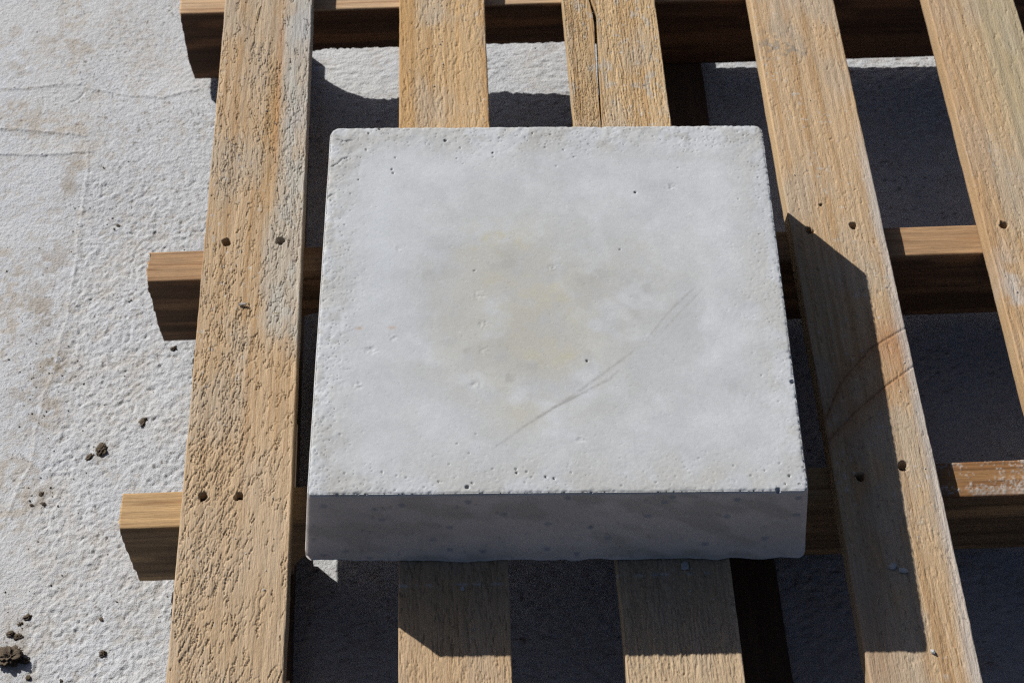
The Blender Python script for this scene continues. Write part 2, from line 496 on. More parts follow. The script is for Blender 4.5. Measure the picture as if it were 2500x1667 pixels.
TAN = np.array((0.47, 0.315, 0.165))
GREY = np.array((0.43, 0.40, 0.345))
ORNG = np.array((0.40, 0.185, 0.06))
CEM = np.array((0.50, 0.49, 0.46))
def base_wood(S, T, nz, row, patch, seed, tan, vary=0.22):
    c = np.zeros(S.shape + (3,)); c[:] = tan
    c *= (1 - vary / 2 + vary * fbs(S * mm / 8, T * mm / 160, seed + 80, 3))[..., None]
    c = mix3(c, np.asarray(tan) * (0.90, 0.82, 0.70), 0.4 * sst(0.55, 1.0, row))
    st = fbs((S * mm + 5 * fbs(S * mm / 30, T * mm / 120, seed + 87, 2)) / 3.2, T * mm / 240, seed + 88, 3)
    c = mix3(c, np.asarray(tan) * (0.80, 0.70, 0.58), 0.75 * sst(0.50, 0.72, st))
    c = mix3(c, np.asarray(tan) * (1.06, 1.07, 1.10), 0.6 * sst(0.48, 0.28, st))
    c = mix3(c, GREY * 0.95, 0.38 * sst(0.42, 0.70, fb2(S * 28, T * 14, seed + 83, 4)))
    # cement splashes
    sp = sst(0.75, 0.82, fb2(S * mm / 4.5, T * mm / 5, seed + 85, 3)) * sst(0.4, 0.6, fb2(S * 12, T * 6, seed + 86, 3))
    c = mix3(c, CEM, 0.6 * sp * np.clip(nz, 0, 1))
    side = 1 - np.clip(np.abs(nz) * 1.3, 0, 1)
    c = mix3(c, np.asarray(tan) * (1.02, 1.0, 0.88), 0.6 * side)
    return c

def colA(S, T, nz, row, patch, w):
    c = base_wood(S, T, nz, row, patch, 100, (0.485, 0.35, 0.213))
    u = S / w
    g = sst(0.60, 0.80, u + 0.14 * (fb2(S * 60, T * 9, 191, 3) - 0.5)) * sst(0.125, 0.165, T + 0.02 * (fb2(S * 50, T * 50, 195, 3) - .5))
    g = g * (0.55 + 0.45 * sst(0.35, 0.6, fb2(S * 70, T * 35, 196, 3)))
    c = mix3(c, (0.45, 0.435, 0.39), 0.85 * g)
    orr = np.exp(-((u - 0.665 - 0.02 * (fb2(S * 0, T * 14, 192, 2) - 0.5)) / 0.03) ** 2) * sst(0.57, 0.53, T) * sst(0.31, 0.40, T)
    c = mix3(c, ORNG, 0.75 * orr * (0.5 + 0.5 * fbs(S * 300, T * 20, 193, 2)))
    or2 = np.exp(-((u - 0.60) / 0.07) ** 2) * sst(0.56, 0.46, T) * sst(0.25, 0.36, T)
    c = mix3(c, (0.44, 0.27, 0.11), 0.5 * or2)
    gg = np.maximum(blob(S, T, 0.085, 0.545, 0.012, 0.03), 0.8 * blob(S, T, 0.082, 0.42, 0.01, 0.02))
    c = mix3(c, (0.40, 0.40, 0.40), 0.7 * gg)
    c = mix3(c, (0.50, 0.37, 0.237), 0.6 * sst(0.12, -0.02, T))
    return c
def colB(S, T, nz, row, patch, w):
    c = base_wood(S, T, nz, row, patch, 200, (0.52, 0.36, 0.195))
    u = S / w
    o1 = sst(0.30, 0.05, u) * (0.4 + 0.6 * fb2(S * 40, T * 14, 291, 3)) * sst(0.25, 0.34, T)
    c = mix3(c, (0.44, 0.24, 0.075), 0.75 * o1)
    c = mix3(c, (0.44, 0.42, 0.38), 0.45 * sst(0.52, 0.62, T) * sst(0.5, 0.65, fb2(S * 60, T * 40, 292, 3)))
    c = mix3(c, (0.47, 0.335, 0.21), 0.6 * sst(0.0, -0.05, T))
    ln = np.exp(-((T + 0.107 + 0.02 * (S - 0.04)) / 0.0012) ** 2) * sst(0.4, 0.6, vn2(S * 200, T * 200, 293))
    c = mix3(c, (0.55, 0.55, 0.54), 0.7 * ln)
    return c
def colC(S, T, nz, row, patch, w):
    c = base_wood(S, T, nz, row, patch, 300, (0.515, 0.365, 0.203))
    c = mix3(c, (0.43, 0.42, 0.39), 0.5 * sst(0.62, 0.76, fb2(S * 140, T * 80, 391, 3)) * sst(0.38, 0.45, T))
    c = mix3(c, (0.48, 0.37, 0.25), 0.7 * sst(0.0, -0.05, T))
    ln = np.exp(-((T + 0.105 + 0.01 * (S - 0.04)) / 0.0015) ** 2) * sst(0.4, 0.6, vn2(S * 200, T * 200, 393))
    c = mix3(c, (0.55, 0.55, 0.54), 0.6 * ln)
    return c
KN1 = [(0.392, 0.142), (0.3871, 0.1374), (0.349, 0.1147), (0.3153, 0.0781), (0.2968, 0.0419)]
KN2 = [(0.390, 0.099), (0.384, 0.0931), (0.3537, 0.0718), (0.3219, 0.0454), (0.2965, 0.0193)]
def colD(S, T, nz, row, patch, w):
    c = base_wood(S, T, nz, row, patch, 400, (0.51, 0.362, 0.215), 0.2)
    Xw = S + 0.295
    d1, s1, _ = polyd(Xw, T, KN1); d2, s2, _ = polyd(Xw, T, KN2)
    zone = sst(0.03, 0.0, np.minimum(d1, d2))
    c = mix3(c, (0.45, 0.27, 0.14), 0.45 * zone)
    c = mix3(c, (0.43, 0.21, 0.10), 0.75 * blob(Xw, T, 0.372, 0.115, 0.018, 0.028) * (0.5 + 0.5 * fbs(S * 80, T * 200, 496, 3)))
    c = mix3(c, (0.24, 0.11, 0.05), 0.65 * np.maximum(np.exp(-(d1 / 0.0012) ** 2), np.exp(-(d2 / 0.0011) ** 2)) * sst(0.2, 0.6, vn2(S * 500, T * 160, 495)))
    c = mix3(c, (0.36, 0.19, 0.09), 0.4 * np.maximum(np.exp(-(d1 / 0.005) ** 2), np.exp(-(d2 / 0.004) ** 2)))
    u = S / w
    edge = sst(0.84, 0.97, u + 0.06 * (fb2(S * 40, T * 20, 491, 3) - 0.5)) * sst(0.42, 0.30, T)
    c = mix3(c, (0.50, 0.46, 0.42), 0.75 * edge)
    dk = np.maximum(blob(S, T, 0.02, 0.50, 0.022, 0.02), blob(S, T, 0.035, 0.49, 0.02, 0.012)) * sst(0.4, 0.6, fb2(S * 200, T * 200, 492, 3))
    c = mix3(c, (0.22, 0.20, 0.17), 0.7 * dk)
    c = mix3(c, (0.35, 0.23, 0.14), 0.5 * sst(0.40, 0.15, u) * sst(-0.06, -0.14, T))
    return c
def colE(S, T, nz, row, patch, w):
    c = base_wood(S, T, nz, row, patch, 500, (0.505, 0.365, 0.215), 0.22)
    u = S / w
    c = mix3(c, (0.40, 0.35, 0.23), 0.6 * sst(0.45, 0.62, u + 0.1 * (fb2(S * 30, T * 8, 591, 3) - 0.5)))
    c = mix3(c, (0.46, 0.29, 0.155), 0.5 * sst(0.35, 0.1, u))
    c = mix3(c, (0.50, 0.48, 0.45), 0.7 * blob(S, T, 0.012, 0.17, 0.012, 0.05) * sst(0.3, 0.6, fb2(S * 60, T * 60, 592, 3)))
    return c

lin = lambda a, b: (lambda t: a + b * t)
NF, NB = -0.50, 0.642           # front and back ends of the slats
P_A = dict(seed=100, dk=2.6, slant=lambda t, s: 0.26 * float(np.clip((0.32 - t) / 0.3, 0, 1)) + 0.06 * math.sin(t * 23 + s * 60), ring=9.5, cw=2.6, cl=9.0, thr=0.14, k0=0.62, k1=0.74, rowk=0.7, vd=0.15, depth=1.2, step=0.06, fib=0.40, ridge=0.22, skew=-0.08, nc=4600, len=11, jog=0.16, jogw=0.0016)
P_B = dict(seed=200, ring=13.0, cw=2.2, cl=9.0, thr=0.14, k0=0.62, k1=0.74, rowk=1.0, vd=0.15, depth=0.95, step=0.05, fib=0.34, ridge=0.18, nc=1300, len=9, jog=0.14, jogw=0.0012)
P_C = dict(seed=300, ring=3.4, cw=2.0, cl=9.0, thr=0.14, k0=0.6, k1=0.74, rowk=1.2, vd=0.15, depth=0.95, step=0.05, fib=0.34, ridge=0.22, nc=2000, len=16, jog=0.10, jogw=0.0012)
P_D = dict(seed=400, ring=10.0, cw=1.9, cl=7.0, thr=0.14, k0=0.6, k1=0.74, rowk=0.9, vd=0.1, depth=0.85, step=0.04, fib=0.32, ridge=0.18, nc=1500, len=4, jog=0.15, jogw=0.0010)
P_E = dict(seed=500, ring=12.0, cw=1.9, cl=6.0, thr=0.14, k0=0.6, k1=0.74, rowk=0.9, vd=0.1, depth=0.85, step=0.04, fib=0.32, ridge=0.40, nc=1300, len=4, jog=0.15, jogw=0.0010)
fine_a = (-0.205, 0.60, 0.0009)
full = [(NF, -0.205, 0.006), fine_a, (0.60, NB, 0.003)]
fullA = [(NF, -0.205, 0.006), (-0.205, 0.60, 0.00075), (0.60, NB, 0.003)]
hid = [(NF, -0.205, 0.006), (-0.205, -0.055, 0.0009), (-0.055, 0.285, 0.006), (0.285, 0.60, 0.0009), (0.60, NB, 0.003)]
slat(lin(-0.269, 0.0114), lin(-0.1749, 0.0082), fullA, P_A, colA,
     holes=[(-0.2447, 0.262, .0038, .009), (-0.1938, 0.262, .0038, .009), (-0.2506, -0.0138, .0038, .009), (-0.2203, -0.0151, .0036, .008)],
     label='deeply cracked slat with a grey cement stain and an orange streak', dtop=0.00055)
slat(lin(-0.0827, 0.0084), lin(0.0088, 0.0068), hid, P_B, colB, label='slat with orange left edge running under the block')
spl = [(0.05, 0.1225), (0.30, 0.1225), (0.3928, 0.1227), (0.4047, 0.1232), (0.4247, 0.1233), (0.445, 0.1236), (0.4656, 0.1236), (0.4865, 0.1241),
       (0.5076, 0.1249), (0.529, 0.1264), (0.5508, 0.126), (0.5729, 0.1236), (0.65, 0.118)]
spr = [(0.05, 0.1226), (0.30, 0.1232), (0.3927, 0.1238), (0.4046, 0.1244), (0.4246, 0.1248), (0.4449, 0.1256), (0.4655, 0.1262), (0.4864, 0.1272),
       (0.5075, 0.1283), (0.5289, 0.1288), (0.5506, 0.1299), (0.5729, 0.1257), (0.65, 0.1205)]
fl = lambda t: np.interp(t, [a for a, b in spl], [b for a, b in spl]) + 0.0006 * (fbs(t * 120, t * 0, 371, 3) - 0.5)
fr = lambda t: np.interp(t, [a for a, b in spr], [b for a, b in spr]) + 0.0006 * (fbs(t * 120, t * 0, 372, 3) - 0.5)
slat(lin(0.099, -0.0056), lin(0.1945, -0.0019), None, P_C, colC,
     pieces=[(None, None, hid[:2] + [(-0.055, 0.15, 0.006)]),
             (None, fl, [(0.1502, 0.285, 0.006), (0.285, 0.60, 0.0009), (0.60, NB, 0.003)]),
             (fr, None, [(0.1502, 0.285, 0.006), (0.285, 0.60, 0.0009), (0.60, NB, 0.003)])],
     label='slat split lengthwise along its grain behind the block')
slat(lin(0.295, -0.0002), lin(0.3854, -0.003), full, P_D, colD,
     holes=[(0.3558, 0.2569, .0034, .009), (0.3131, 0.2528, .0036, .008), (0.3566, -0.0099, .0038, .009), (0.3172, -0.0191, .0036, .008), (0.3287, 0.2844, .0014, .003)],
     label='slat beside the block, half in its shadow, with a reddish knot')
slat(lin(0.4808, 0.0047), lin(0.5775, -0.0030), [(NF, -0.05, 0.006), (-0.05, 0.62, 0.001), (0.62, NB, 0.003)], P_E, colE,
     holes=[(0.501, 0.2524, .0034, .009)], label='rightmost slat with wavy greenish grain bands', dtop=0.0008)

# stringers: notched bearers under the slats
HS = 0.1005
def stringer(x0, x1, yf, tw, seed, notch=(-0.19, 0.155), nd=0.041, hs=HS, tint=(0.36, 0.23, 0.12), face=(0.13, 0.072, 0.038), sand=False, label=None, fine=True):
    st = 0.002 if fine else 0.006
    t = rows((x0, x0 + 0.004, 0.001), (x0 + 0.004, notch[0] - 0.002, st), (notch[0] - 0.002, notch[0] + 0.05, 0.001), (notch[0] + 0.05, notch[1] - 0.04, 0.003),
             (notch[1] - 0.04, notch[1] + 0.002, 0.001), *([(notch[1] + 0.002, 0.36, 0.003), (0.36, 0.50, 0.0011), (0.50, x1, 0.005)] if fine else [(notch[1] + 0.002, x1, 0.008)]))
    # bottom height above the full depth
    def up(x):
        a = np.clip((x - notch[0]) / 0.034, 0, 1); b = np.clip((notch[1] - x) / 0.034, 0, 1)
        q = lambda a: np.sqrt(np.clip(1 - (1 - a) ** 2.6, 0, 1)) ** 0.9
        return nd * np.minimum(q(a), q(b))
    rag = 0.004 * (fbs(t * 300, t * 0, seed + 1, 3) - 0.5) * ((t > notch[0]) & (t < notch[1]))
    bot = -(hs - up(t) + rag + 0.0008 * (fbs(t * 90, t * 0, seed + 2, 3) - .5))
    sec = section(tw, 1.0, 0.0015, 0.0012 if fine else 0.006, nside=1, nbot=6)
    # replace the sides by more rows: build z as a fraction
    P = []
    r = 0.0015
    nt_ = max(4, int(round(tw / 0.0014)))
    ns_ = 26 if fine else 8
    for i in range(nt_ + 1): P.append((r + (tw - 2 * r) * i / nt_, 0.0, 0, 1, 0))
    for k in range(1, ns_): P.append((tw, k / ns_, 1, 0, 1))
    for i in range(7): P.append((tw - r - (tw - 2 * r) * i / 6, 1.0, 0, -1, 0))
    for k in range(ns_ - 1, 0, -1): P.append((0.0, k / ns_, -1, 0, 1))
    P = np.array(P)
    n, m = len(t), len(P)
    Tt = np.repeat(t[:, None], m, 1)
    S = np.repeat(P[None, :, 0], n, 0); F = np.repeat(P[None, :, 1], n, 0)
    D = bot[:, None] * F
    ns = np.repeat(P[None, :, 2], n, 0); nz = np.repeat(P[None, :, 3], n, 0)
    gr = fbs(Tt * mm / 90, S * mm / 1.6, seed + 5, 3) - 0.5
    gf = fbs(Tt * mm / 110, D * mm / 2.4, seed + 6, 3) - 0.5
    big = fbs(Tt * 6, D * 25, seed + 7, 2) - 0.5
    Zp = Z0 - TS - 0.0003 + D + np.clip(nz, 0, 1) * 0.0009 * gr
    Yp = yf + S + ns * (0.0009 * gf + 0.0015 * big)
    # ragged saw-cut end
    endw = (np.arange(n) == 0)[:, None]
    Xp = Tt + endw * 0.003 * (vn2(S * mm / 1.5, D * mm / 2.5, seed + 8) - 0.5)
    col = np.zeros((n, m, 3)); col[:] = tint
    ring = fbs(Tt * mm / 260, (S + D * 0.8) * mm / 2.6, seed + 9, 2)
    col *= (0.86 + 0.28 * ring)[..., None]
    col = mix3(col, np.array(tint) * (0.66, 0.55, 0.46), 0.7 * sst(0.52, 0.72, fbs(Tt * mm / 90, S * mm / 5, seed + 10, 3)))
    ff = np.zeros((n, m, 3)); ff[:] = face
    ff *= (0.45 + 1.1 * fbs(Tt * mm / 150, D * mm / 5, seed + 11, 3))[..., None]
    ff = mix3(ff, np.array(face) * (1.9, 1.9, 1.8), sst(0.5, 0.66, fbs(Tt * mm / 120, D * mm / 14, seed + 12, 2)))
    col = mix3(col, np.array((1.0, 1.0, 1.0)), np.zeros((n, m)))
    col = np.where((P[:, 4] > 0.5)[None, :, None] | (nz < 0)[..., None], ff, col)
    if sand:
        col = mix3(col, col * (0.60, 0.49, 0.40), np.where(nz > 0, sst(0.3, 0.38, Tt), 0))
        sx = sst(0.385, 0.40, Tt) * np.clip(nz, 0, 1)
        sp = sst(0.45, 0.55, fb2(Tt * 32, S * 46, seed + 13, 3) * 0.55 + 0.45 * fb2(Tt * mm / 1.9, S * mm / 1.9, seed + 14, 2))
        sp = sp * (0.35 + 0.65 * sst(0.42, 0.6, fb2(Tt * mm / 1.3, S * mm / 1.6, seed + 15, 2))) * sst(0.0005, 0.004, S)
        col = mix3(col, (0.44, 0.425, 0.395), 0.75 * sx * sp)
        Zp = Zp + 0.0006 * sx * sp
    q, caps = loft_faces(n, m)
    o = make_mesh('stringer', np.stack([Xp, Yp, Zp], -1), q[:, ::-1], M_bear, pallet, origin=((x0 + x1) / 2, yf + tw / 2, Z0 - TS - hs), col=col, ngons=[c[::-1] for c in caps])
    if label: o['label'] = label
    return o

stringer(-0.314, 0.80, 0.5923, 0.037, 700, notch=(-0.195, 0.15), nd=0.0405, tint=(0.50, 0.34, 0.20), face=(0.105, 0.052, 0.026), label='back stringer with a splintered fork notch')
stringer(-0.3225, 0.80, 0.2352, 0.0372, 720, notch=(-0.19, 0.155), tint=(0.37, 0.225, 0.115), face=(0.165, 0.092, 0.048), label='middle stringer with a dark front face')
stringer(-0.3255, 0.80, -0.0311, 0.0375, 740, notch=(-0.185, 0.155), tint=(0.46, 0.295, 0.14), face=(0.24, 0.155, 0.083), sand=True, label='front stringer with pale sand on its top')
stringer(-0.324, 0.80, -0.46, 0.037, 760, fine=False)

# bottom boards
def bottom_board(x0, x1, y0, y1, seed, bite=None):
    t = rows((y0, y1, 0.0025))
    th = Z0 - TS - HS - 0.0005
    sec = section(x1 - x0, th, 0.001, 0.004, nside=2, nbot=2)
    n, m = len(t), len(sec)
    Tt = np.repeat(t[:, None], m, 1)
    S = np.repeat(sec[None, :, 0], n, 0)
    Xp = x0 + S + 0.0014 * (fbs(t * 40, t * 0, seed, 3) - .5)[:, None]
    if bite:
        cut = bite[2] * sst(bite[0] - 0.006, bite[0], t) * sst(bite[1] + 0.006, bite[1], t) * (0.75 + 0.6 * fbs(t * 260, t * 0, seed + 5, 3))
        Xp = Xp - (S / (x1 - x0)) ** 3 * cut[:, None]
    Zp = th + np.repeat(sec[None, :, 1], n, 0)
    Zp = np.where(Zp < th * 0.5, Zp - 0.010, Zp)
    col = np.zeros((n, m, 3)); col[:] = (0.10, 0.065, 0.042)
    col *= (0.6 + 0.8 * fbs(S * mm / 4, Tt * mm / 120, seed + 2, 3))[..., None]
    q, caps = loft_faces(n, m)
    return make_mesh('bottom_board', np.stack([Xp, Tt, Zp], -1), q, M_bott, pallet, origin=((x0 + x1) / 2, (y0 + y1) / 2, 0), col=col, ngons=caps)
bottom_board(-0.276, -0.1855, -0.50, 0.64, 810)
bottom_board(0.170, 0.2575, -0.50, 0.64, 820)
bottom_board(0.66, 0.75, -0.50, 0.64, 830)

# ------------------------------------------------------------------ concrete block
BX, BY, BR = 0.04878, -0.07868, -0.033087
BW, BD, BH = 0.400, 0.3888, 0.0965
tapr = 0.0105
nxb, nyb, nzb = 440, 428, 44
def lattice():
    faces = []; verts = {}
    V = []
    def grid(a, b, f):
        A, B = np.meshgrid(np.arange(a + 1), np.arange(b + 1), indexing='ij')
        p = np.stack(f(A, B), -1)
        k = (p[..., 0].astype(np.int64) * 10000 + p[..., 1]) * 10000 + p[..., 2]
        return p.reshape(-1, 3), k
    parts = [grid(nxb, nyb, lambda A, B: (A, B, np.full_like(A, nzb))),
             grid(nxb, nzb, lambda A, B: (nxb - A, np.zeros_like(A), B)),
             grid(nxb, nzb, lambda A, B: (A, np.full_like(A, nyb), B)),
             grid(nyb, nzb, lambda A, B: (np.zeros_like(A), A, B)),
             grid(nyb, nzb, lambda A, B: (np.full_like(A, nxb), nyb - A, B))]
    keys = np.concatenate([k.ravel() for p, k in parts]); pts = np.concatenate([p for p, k in parts])
    uk, first, inv = np.unique(keys, return_index=True, return_inverse=True)
    q = []; o = 0
    for p, k in parts:
        a, b = k.shape
        ii = inv[o:o + a * b].reshape(a, b); o += a * b
        q.append(np.stack([ii[:-1, :-1], ii[1:, :-1], ii[1:, 1:], ii[:-1, 1:]], -1).reshape(-1, 4))
    # bottom outline
    lp = [(i, 0, 0) for i in range(nxb)] + [(nxb, j, 0) for j in range(nyb)] + [(i, nyb, 0) for i in range(nxb, 0, -1)] + [(0, j, 0) for j in range(nyb, 0, -1)]
    kk = [(a * 10000 + b) * 10000 + c for a, b, c in lp]
    loop = np.searchsorted(uk, np.array(kk))
    return pts[first], np.concatenate(q), [list(loop[::-1])]
LP, LQ, LB = lattice()
# denser rows near the top edge
u = LP[:, 0] / nxb; v = LP[:, 1] / nyb; k = LP[:, 2] / nzb
k = 1 - (1 - k) ** 1.25
x = (u - 0.5) * BW; y = v * BD; z = k * BH
hx, hy = BW / 2, BD / 2
yc = y - hy
r = 0.0028
cxx = np.clip(x, -hx + r, hx - r); cyy = np.clip(yc, -hy + r, hy - r); czz = np.minimum(z, BH - r)
dx, dy, dz = x - cxx, yc - cyy, z - czz
ln = np.sqrt(dx * dx + dy * dy + dz * dz)
sc = np.where(ln > 1e-9, r / np.maximum(ln, 1e-9), 0) * (np.maximum(np.maximum(np.abs(dx), np.abs(dy)), np.abs(dz)) / r)
x = cxx + dx * sc; yc = cyy + dy * sc; z = czz + dz * sc
# rounded upright corners
for sx in (-1, 1):
    for sy in (-1, 1):
        RR = {(-1, 1): 0.011, (1, 1): 0.010, (1, -1): 0.006, (-1, -1): 0.004}[(sx, sy)]
        a = (sx * x - (hx - RR)) / RR; b = (sy * yc - (hy - RR)) / RR
        m = (a > 0) & (b > 0)
        a2 = a * np.sqrt(np.clip(1 - b * b / 2, 0, 1)); b2 = b * np.sqrt(np.clip(1 - a * a / 2, 0, 1))
        x = np.where(m, sx * (hx - RR + a2 * RR), x); yc = np.where(m, sy * (hy - RR + b2 * RR), yc)
# normals of the plain box, for the relief
topn = sst(BH - r * 1.6, BH - r * 0.1, z)
nxn = np.where(np.abs(x) > hx - 0.004, np.sign(x), 0) * (1 - topn); nyn = np.where(np.abs(yc) > hy - 0.004, np.sign(yc), 0) * (1 - topn)
y = yc + hy
fx = x.copy(); fy = y.copy(); fz = z.copy()
# taper: the foot is wider than the top
grow = tapr * (1 - z / BH)
x = x + np.sign(x) * grow * np.clip(np.abs(x) / hx, 0, 1) ** 8
y = y + np.sign(yc) * grow * np.clip(np.abs(yc) / hy, 0, 1) ** 8
edge = np.minimum(np.minimum(hx - np.abs(fx), hy - np.abs(yc)), 0.2)
rim = sst(0.055, 0.004, edge + 0.035 * (fb2(fx * 22, fy * 22, 901, 3) - 0.5))
leftside = sst(-0.10, -0.19, fx); backside = sst(0.30, 0.385, fy)
pitty = np.clip(rim * (0.45 + 0.55 * np.maximum(leftside, backside)) + 0.15, 0, 1)
h = np.zeros(len(x))
f1, f2, ci = vor2(fx * mm / 2.9, fy * mm / 2.9, 903, 'e', 1.0)
pr = 0.12 + 0.20 * _h(np.floor(ci * 9999), np.floor(ci * 777), ci * 0, 3)
sel = ci < (0.035 + 0.36 * pitty ** 1.5)
h -= 0.0008 * sst(pr * 0.95, pr * 0.35, f1) * sel * (0.25 + 0.75 * pitty)
f1, f2, ci = vor2(fx * mm / 9, fy * mm / 9, 905, 'e', 1.0)
sel = ci < 0.16 * np.clip(pitty - 0.25, 0, 1)
h -= 0.0012 * sst(0.09, 0.05, f1) * sel
h += 0.0004 * (fb2(fx * mm / 2.4, fy * mm / 2.4, 907, 3) - 0.5) * (0.2 + 0.6 * rim)
h += 0.0009 * (fb2(fx * mm / 7, fy * mm / 7, 908, 3) - 0.5) * np.maximum(leftside, backside) * rim
h += 0.0008 * (fb2(fx * 16, fy * 16, 909, 3) - 0.5)
HOLES = [(0.0275, 0.1264, 1.3), (-0.0668, 0.2217, 1.0), (-0.0658, 0.0556, .7), (-0.0808, 0.0463, .9), (0.0608, 0.2438, .9),
         (-0.0938, 0.3718, 1.8), (-0.1646, 0.3814, 1.2), (-0.1392, 0.3512, 1.0), (-0.1419, 0.3373, 1.1), (-0.1407, 0.3329, 1.1), (-0.1663, 0.3611, .9),
         (-0.0502, 0.3563, 1.1), (-0.0499, 0.3512, .8), (-0.0018, 0.366, 1.0), (-0.0021, 0.3624, .9), (0.0148, 0.3594, .9), (0.024, 0.3505, .9),
         (-0.0135, 0.3794, 1.0), (0.0033, 0.3778, 1.0), (0.0779, 0.3082, 1.4), (-0.0831, 0.3497, .8), (-0.1955, 0.3015, 1.1), (-0.172, 0.3255, .9),
         (-0.1546, 0.3863, 1.5), (-0.0335, 0.0225, 1.1), (-0.0328, 0.019, 1.2), (-0.0724, 0.0062, 2.0), (-0.0098, 0.0147, 1.2), (-0.0029, 0.0133, 1.2),
         (-0.0685, 0.0097, 1.0), (-0.0249, 0.0196, .9), (-0.0211, 0.0147, .9), (-0.0953, 0.0113, 1.0), (-0.129, 0.0171, .9), (-0.1409, 0.0206, 1.0),
         (-0.0713, 0.0376, .8), (-0.087, 0.0271, .8), (0.0507, 0.0062, .9), (0.1756, 0.0015, 2.4), (0.1857, 0.014, 1.2), (0.1932, 0.0064, 1.0),
         (0.1668, 0.0194, .8), (0.1551, 0.0145, .9), (0.1418, 0.0235, .9), (0.1816, 0.0067, .9), (0.1975, 0.0218, .9), (0.1975, 0.1039, 2.2),
         (0.118, 0.337, .7), (0.17, 0.30, .8), (0.185, 0.26, .8)]
for hx_, hy_, rr in HOLES:
    m = (np.abs(fx - hx_) < 0.006) & (np.abs(fy - hy_) < 0.006)
    if m.any():
        dd = np.hypot(fx[m] - hx_, fy[m] - hy_) * mm
        h[m] -= 0.0022 * min(1.4, rr) * sst(rr * 0.95, rr * 0.45, dd)
# shallow spalls
SP = [(-0.1335, 0.2455), (-0.0626, 0.1961), (-0.136, 0.1514), (-0.18, 0.1269), (-0.1636, 0.1038), (-0.066, 0.1031), (-0.0589, 0.1385),
      (-0.1544, 0.1394), (-0.0588, 0.1645), (0.0014, 0.2239), (-0.15, 0.137), (0.11, 0.315), (0.02, 0.05)]
for n_, (sx, sy) in enumerate(SP):
    m = blob(fx, fy, sx, sy, 0.0045, 0.0035) * sst(0.42, 0.55, fb2(fx * mm / 2.2, fy * mm / 2.2, 920 + n_, 2))
    h -= (0.0003 + 0.0005 * ((n_ * 37) % 10) / 10) * m
# cracks at the back left corner
for pts in [[(-0.197, 0.341), (-0.1905, 0.3455), (-0.188, 0.350), (-0.183, 0.352)], [(-0.193, 0.3735), (-0.187, 0.3715), (-0.180, 0.3725)],
            [(-0.199, 0.305), (-0.195, 0.309), (-0.192, 0.307)]]:
    d, s, p = polyd(fx, fy, pts)
    h -= 0.0011 * sst(0.0009, 0.0002, d)
hs_ = 0.0004 * (fb2((fx + fy) * mm / 18, fz * mm / 18, 931, 3) - 0.5)
f1, f2, ci = vor2((fx + fy * 0.97) * mm / 15, fz * mm / 15, 933, 'e', 0.95)
sidepit = sst(0.11, 0.05, f1) * (ci < 0.35)
hs_ = hs_ - 0.0016 * sidepit * sst(BH - 0.006, BH - 0.010, fz)
x = x + nxn * hs_; y = y + nyn * hs_
z = z + topn * h
# the edges crumble a little
ed = sst(0.006, 0.001, edge) * sst(BH - 0.007, BH - 0.001, fz)
crum = ed * 0.0005 * sst(0.42, 0.75, fb2((fx + 3) * mm / 3.5, (fy + 1) * mm / 3.5, 941, 3))
z -= crum
x -= np.sign(x) * crum * 0.4 * (np.abs(fx) > hx - 0.006); y -= np.sign(yc) * crum * 0.4 * (np.abs(yc) > hy - 0.006)
# rough lower lip
low = sst(0.020, 0.0, fz)
per = (fx * 1.0 + fy * 1.03)
lip = 0.006 * (fb2(per * 28, per * 0, 951, 4) - 0.42)
z = z + low * np.clip(lip, -0.0004, 0.0012)
lowc = low * blob(fx, fy, -0.19, 0.0, 0.03, 0.05)
z = z + 0.003 * lowc
x = x + nxn * low * 0.003 * (fb2(per * 60, fz * 60, 953, 3) - 0.6); y = y + nyn * low * 0.003 * (fb2(per * 60, fz * 60, 953, 3) - 0.6)

# colour
bc = np.zeros((len(x), 3)); bc[:] = (0.490, 0.508, 0.524)
mot = fb2(fx * 20, fy * 20, 961, 4); mot2 = fb2(fx * 60, fy * 60, 963, 4)
bc *= (0.92 + 0.16 * mot)[:, None] * (0.90 + 0.20 * mot2)[:, None] * (0.96 + 0.08 * fb2(fx * 260, fy * 260, 964, 3))[:, None]
cen = blob(fx, fy, -0.01, 0.17, 0.12, 0.11)
bc = mix3(bc, (0.385, 0.39, 0.388), 0.8 * cen * sst(0.40, 0.60, fb2(fx * 30 + 1.5 * mot, fy * 30, 965, 4)))
yel = np.zeros(len(x))
for sx, sy, rr, a in [(-0.046, 0.255, .020, 1), (-0.047, 0.2083, .012, .8), (-0.0017, 0.2015, .017, .8), (-0.022, 0.207, .02, .6), (-0.0845, 0.1403, .009, .9), (-0.0184, 0.1336, .013, .8), (0.009, 0.1304, .011, .9),
                      (0.0169, 0.1824, .02, .6), (-0.0312, 0.1069, .012, .7), (-0.0292, 0.0749, .015, .5), (-0.075, 0.15, .01, .4), (0.0, 0.155, .03, .35), (0.09, 0.225, .03, .25), (0.125, 0.01, .01, .5)]:
    yel = np.maximum(yel, a * blob(fx, fy, sx + 0.008 * (mot2 - 0.5), sy + 0.008 * (mot - 0.5), rr * 1.5, rr * 1.2))
yel *= 0.35 + 0.9 * sst(0.35, 0.65, fb2(fx * 55, fy * 55, 967, 4))
bc = mix3(bc, (0.43, 0.418, 0.355), 0.7 * blob(fx, fy, -0.02, 0.17, 0.085, 0.095) * sst(0.35, 0.65, fb2(fx * 42, fy * 42, 966, 4)))
bc = mix3(bc, (0.455, 0.435, 0.34), 0.75 * np.clip(yel, 0, 1) * (0.55 + 0.45 * sst(0.4, 0.6, fb2(fx * 190, fy * 190, 968, 3))))
drk = np.zeros(len(x))
